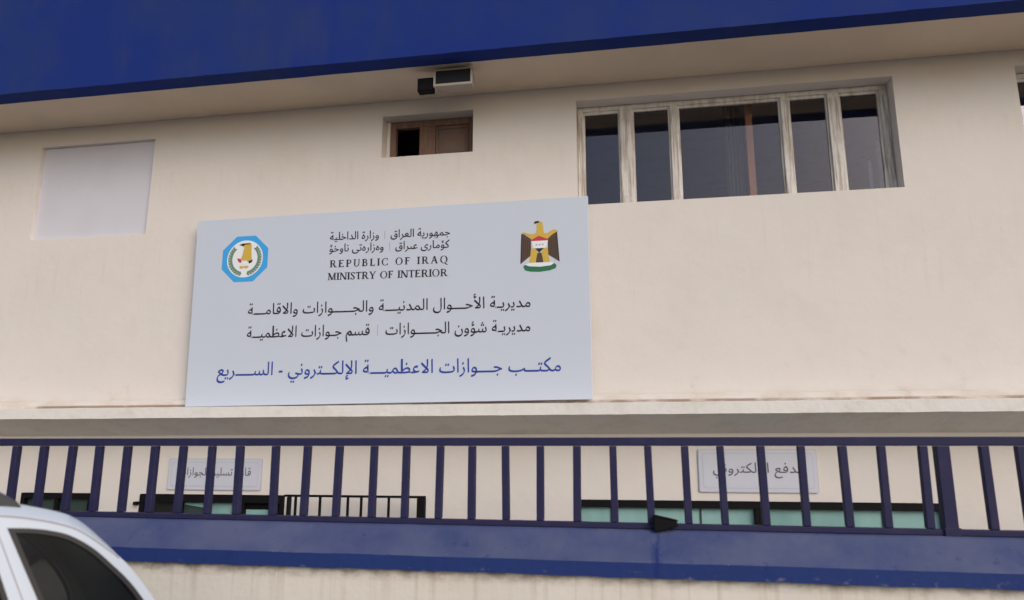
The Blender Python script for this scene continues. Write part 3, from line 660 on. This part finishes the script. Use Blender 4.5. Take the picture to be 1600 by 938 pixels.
def inset(poly, d):
    n = len(poly); area = sum(poly[i][0] * poly[(i + 1) % n][1] - poly[(i + 1) % n][0] * poly[i][1] for i in range(n)); sg = 1 if area > 0 else -1; o = []
    for i in range(n):
        p, c, q = Vector(poly[i - 1]), Vector(poly[i]), Vector(poly[(i + 1) % n])
        a, b_ = (c - p), (q - c)
        if a.length < 1e-6: a = b_
        if b_.length < 1e-6: b_ = a
        n1, n2 = Vector((-a.y, a.x)).normalized(), Vector((-b_.y, b_.x)).normalized(); nn = (n1 + n2)
        nn = nn / max(nn.length, 1e-6); k = min(1 / max(nn.dot(n1), .35), 2.2); o.append(tuple(c + nn * sg * d * k))
    return o
def patch(loops, holes, grid=.12):
    pts = []; edges = []
    for lp in loops + holes:
        b0 = len(pts); pts += [Vector(p) for p in lp]; edges += [(b0 + i, b0 + (i + 1) % len(lp)) for i in range(len(lp))]
    x0, x1 = min(p.x for p in pts), max(p.x for p in pts); z0, z1 = min(p.y for p in pts), max(p.y for p in pts)
    i = x0 + grid * .5
    while i < x1:
        j = z0 + grid * .5
        while j < z1:
            if any(inside((i, j), l) for l in loops) and not any(inside((i, j), h) for h in holes): pts.append(Vector((i, j)))
            j += grid
        i += grid
    v, e, f, *_ = geometry.delaunay_2d_cdt(pts, edges, [], 0, 1e-5)
    out = []
    for t in f:
        c = sum((Vector(v[k]) for k in t), Vector((0, 0))) / len(t)
        if any(inside(c, l) for l in loops) and not any(inside(c, h) for h in holes): out.append(t)
    return v, out
def side(b, loops, holes, off, mi=0, grid=.12):
    v, f = patch(loops, holes, grid)
    for s in (-1, 1):
        base = len(b.v); b.v += [(p[0] + CX, s * (hw(p[0], p[1]) + off), p[1]) for p in v]
        for t in f: b.f.append([base + k for k in (t if s < 0 else reversed(t))]); b.mi.append(mi)
b = MB(); side(b, [outline], [QW, DW, FW], 0)
# roof, bonnet, tailgate: swept across between the two side panels, with a ditch along each edge
U = [0, .012, .02, .03, .055, .12, .3, .5, .7, .88, .945, .97, .98, .988, 1]
rows = []
for i, (x, z) in enumerate(TC):
    h = hw(x, z); up = 1.0 if -4.0 < x < -1.75 else .35
    pv, nx = TC[max(i - 1, 0)], TC[min(i + 1, len(TC) - 1)]
    t = Vector((nx[0] - pv[0], nx[1] - pv[1])).normalized(); nrm = Vector((-t.y, t.x))
    row = []
    fade = min(1, max(0, (-1.88 - x) / .25)) if x > -4 else 0
    for k, u in enumerate(U):
        uu = min(u, 1 - u); base = 0.0
        if uu == 0: d_ = 0
        elif uu < .025: d_ = -.010 * fade
        else: d_ = .034 * fade * min(1, (uu - .02) / .035) + .014 * (1 - (1 - min(uu * 2, 1)) ** 2)
        row.append(len(b.v)); b.v.append((x + CX + nrm.x * d_, -h + 2 * h * u, z + nrm.y * d_))
    rows.append(row)
for r0, r1 in zip(rows, rows[1:]):
    for k in range(len(U) - 1): b.f.append([r0[k], r0[k + 1], r1[k + 1], r1[k]]); b.mi.append(0)
bo = b.build('body', M['car_white'], car, fix=False, smooth=True)
bm = bmesh.new(); bm.from_mesh(bo.data); bmesh.ops.remove_doubles(bm, verts=bm.verts, dist=.0008); bmesh.ops.recalc_face_normals(bm, faces=bm.faces)
for e in bm.edges:
    if len(e.link_faces) == 2 and e.calc_face_angle(0) > R(32): e.smooth = False
bm.to_mesh(bo.data); bm.free()
# panel gaps as thin dark strips set into the door edges, door handles, sills
for a, c in (((-2.352, 1.61), (-2.125, 1.05)), ((-2.125, 1.05), (-2.13, .80)), ((-3.335, 1.64), (-3.335, .35)), ((-4.62, 1.05), (-4.62, .4))):
    n = 8; b = MB()
    for i in range(n):
        p, q = Vector(a).lerp(Vector(c), i / n), Vector(a).lerp(Vector(c), (i + 1) / n); w = .002
        for s in (-1, 1): b.poly([(p.x - w + CX, s * (hw(p.x, p.y) + .001), p.y), (p.x + w + CX, s * (hw(p.x, p.y) + .001), p.y), (q.x + w + CX, s * (hw(q.x, q.y) + .001), q.y), (q.x - w + CX, s * (hw(q.x, q.y) + .001), q.y)])
    b.build('panel_gap', M['moulding'], car)
for s in (-1, 1):
    b = MB(); pl = [(x, z) for x, z in TC if -3.95 < x < -1.93]
    for (xa, za), (xb, zb) in zip(pl, pl[1:]): b.poly([(xa + CX, s * (hw(xa, za - .004) + .001), za - .003), (xb + CX, s * (hw(xb, zb - .004) + .001), zb - .003), (xb + CX, s * (hw(xb, zb - .010) + .001), zb - .010), (xa + CX, s * (hw(xa, za - .010) + .001), za - .010)])
    b.build('roof_moulding', M['moulding'], car)
for nm, W_ in (('quarter', QW), ('door', DW), ('front', FW)):
    for s in (-1, 1):
        inn = inset(W_, .017)
        v, f = patch([W_], [inn], 10); b = MB(); b.v = [(p[0] + CX, s * (hw(p[0], p[1]) + .003), p[1]) for p in v]; b.f = [list(t if s < 0 else reversed(t)) for t in f]; b.mi = [0] * len(f)
        o = b.build('window_seal', M['rubber'], car, fix=False); so = o.modifiers.new('thick', 'SOLIDIFY'); so.thickness = .014
        v, f = patch([inset(W_, .016)], [], .15); b = MB(); b.v = [(p[0] + CX, s * (hw(p[0], p[1]) - .008), p[1]) for p in v]; b.f = [list(t if s < 0 else reversed(t)) for t in f]; b.mi = [0] * len(f)
        b.build('side_window', M['car_glass'], car, fix=False, smooth=True)
# windscreen and rear screen, laid just proud of the body
def screen(name, x0, x1, inset_u, mm):
    b = MB(); rr_ = []
    for i, (x, z) in enumerate(TC):
        if not (x0 <= x <= x1): continue
        pv, nx = TC[i - 1], TC[i + 1]; t = Vector((nx[0] - pv[0], nx[1] - pv[1])).normalized(); nrm = Vector((-t.y, t.x)); h = hw(x, z); row = []
        for k in range(9):
            u = inset_u + (1 - 2 * inset_u) * k / 8; uu = min(u, 1 - u); d_ = .006 + .014 * (1 - (1 - min(uu * 2, 1)) ** 2) + (.034 * min(1, max(0, (-1.88 - x) / .25)) if x > -4 else 0)
            row.append(len(b.v)); b.v.append((x + CX + nrm.x * d_, -h + 2 * h * u, z + nrm.y * d_))
        rr_.append(row)
    for r0, r1 in zip(rr_, rr_[1:]):
        for k in range(8): b.f.append([r0[k], r0[k + 1], r1[k + 1], r1[k]]); b.mi.append(0)
    return b.build(name, mm, car, smooth=True)
screen('windscreen', -4.80, -4.16, .07, M['dark_glass']); screen('rear_screen', -1.86, -1.66, .12, M['dark_glass'])
# roof rails
for s in (-1, 1):
    b = MB(); prof = [(-3.62, 1.71), (-3.52, 1.77), (-3.40, 1.79), (-2.85, 1.80), (-2.55, 1.80), (-2.45, 1.793), (-2.40, 1.776), (-2.356, 1.755), (-2.319, 1.735), (-2.29, 1.715), (-2.275, 1.695)]
    low = [(-2.28, 1.66), (-2.60, 1.70), (-3.62, 1.70)]
    y0 = s * .60; b.prism([(x + CX, z) for x, z in prof + low], y0 - .02, y0 + .02); b.build('roof_rail', M['trim'], car, bevel=.008, seg=3)
# interior
for yc in (-.36, .36):
    for x0, xh in ((-2.62, -2.27), (-3.72, -3.40)):
        b = MB(); b.prism([(x0 + CX, .75), (x0 + .2 + CX, .72), (x0 + .36 + CX, 1.22), (x0 + .28 + CX, 1.25)], yc - .27, yc + .27); se = b.build('seat', M['seat'], car, bevel=.02)
        b = MB(); b.prism(rr(xh - .06 + CX, xh + .05 + CX, 1.28, 1.45, .04), yc - .13, yc + .13); h_ = b.build('headrest', M['seat'], se, bevel=.02)
b = MB(); b.box(-4.9 + CX, -1.7 + CX, -.74, .74, .28, .34); b.build('floor', M['seat'], car)
b = MB(); b.box(-2.2 + CX, -1.76 + CX, -.66, .66, .98, 1.0); b.build('parcel_shelf', M['seat'], car)
b = MB(); b.prism([(-2.22 + CX, 1.24), (-2.18 + CX, 1.22), (-1.97 + CX, 1.42), (-2.01 + CX, 1.44)], .50, .506); b.build('seat_belt', M['belt'], car)
b = MB(); side(b, [[(-5.5, .30), (-5.5, .85), (-4.8, 1.0), (-1.72, 1.0), (-1.66, .30)]], [], -.05, grid=.4); b.build('door_lining', M['seat'], car)
# wheels and lamps
for x in (-2.28, -5.02):
    for s in (-1, 1):
        w = MB(); w.tube((x + CX, s * .66, .34), (x + CX, s * .865, .34), .335, 36); wo = w.build('wheel', M['tyre'], car, bevel=.03, seg=3)
        r_ = MB(); r_.tube((x + CX, s * .84, .34), (x + CX, s * .872, .34), .06, 20)
        for k in range(5):
            a = 2 * math.pi * k / 5; r_.tube((x + CX + .05 * math.cos(a), s * .862, .34 + .05 * math.sin(a)), (x + CX + .215 * math.cos(a), s * .868, .34 + .215 * math.sin(a)), .028, 8)
        for k in range(32):
            a0, a1 = 2 * math.pi * k / 32, 2 * math.pi * (k + 1) / 32; r_.poly([(x + CX + rad * math.cos(a), s * .870, .34 + rad * math.sin(a)) for rad, a in ((.205, a0), (.235, a0), (.235, a1), (.205, a1))])
        ro = r_.build('rim', M['alloy'], wo)
for s in (-1, 1):
    def lens(nm, loop, mm):
        v, f = patch([loop], [], .2); b = MB(); b.v = [(p[0] + CX, s * (hw(p[0], p[1]) + .006), p[1]) for p in v]; b.f = [list(t) for t in f]; b.mi = [0] * len(f)
        o = b.build(nm, mm, car); so = o.modifiers.new('thick', 'SOLIDIFY'); so.thickness = .012
    lens('tail_light', [(-1.80, 1.00), (-1.68, 1.02), (-1.65, .90), (-1.64, .78), (-1.76, .80)], M['red_lens'])
    lens('headlight', [(-5.83, .83), (-5.90, .72), (-5.55, .76), (-5.40, .90)], M['clear_lens'])

scene.cycles.max_bounces = 8; scene.cycles.transparent_max_bounces = 12
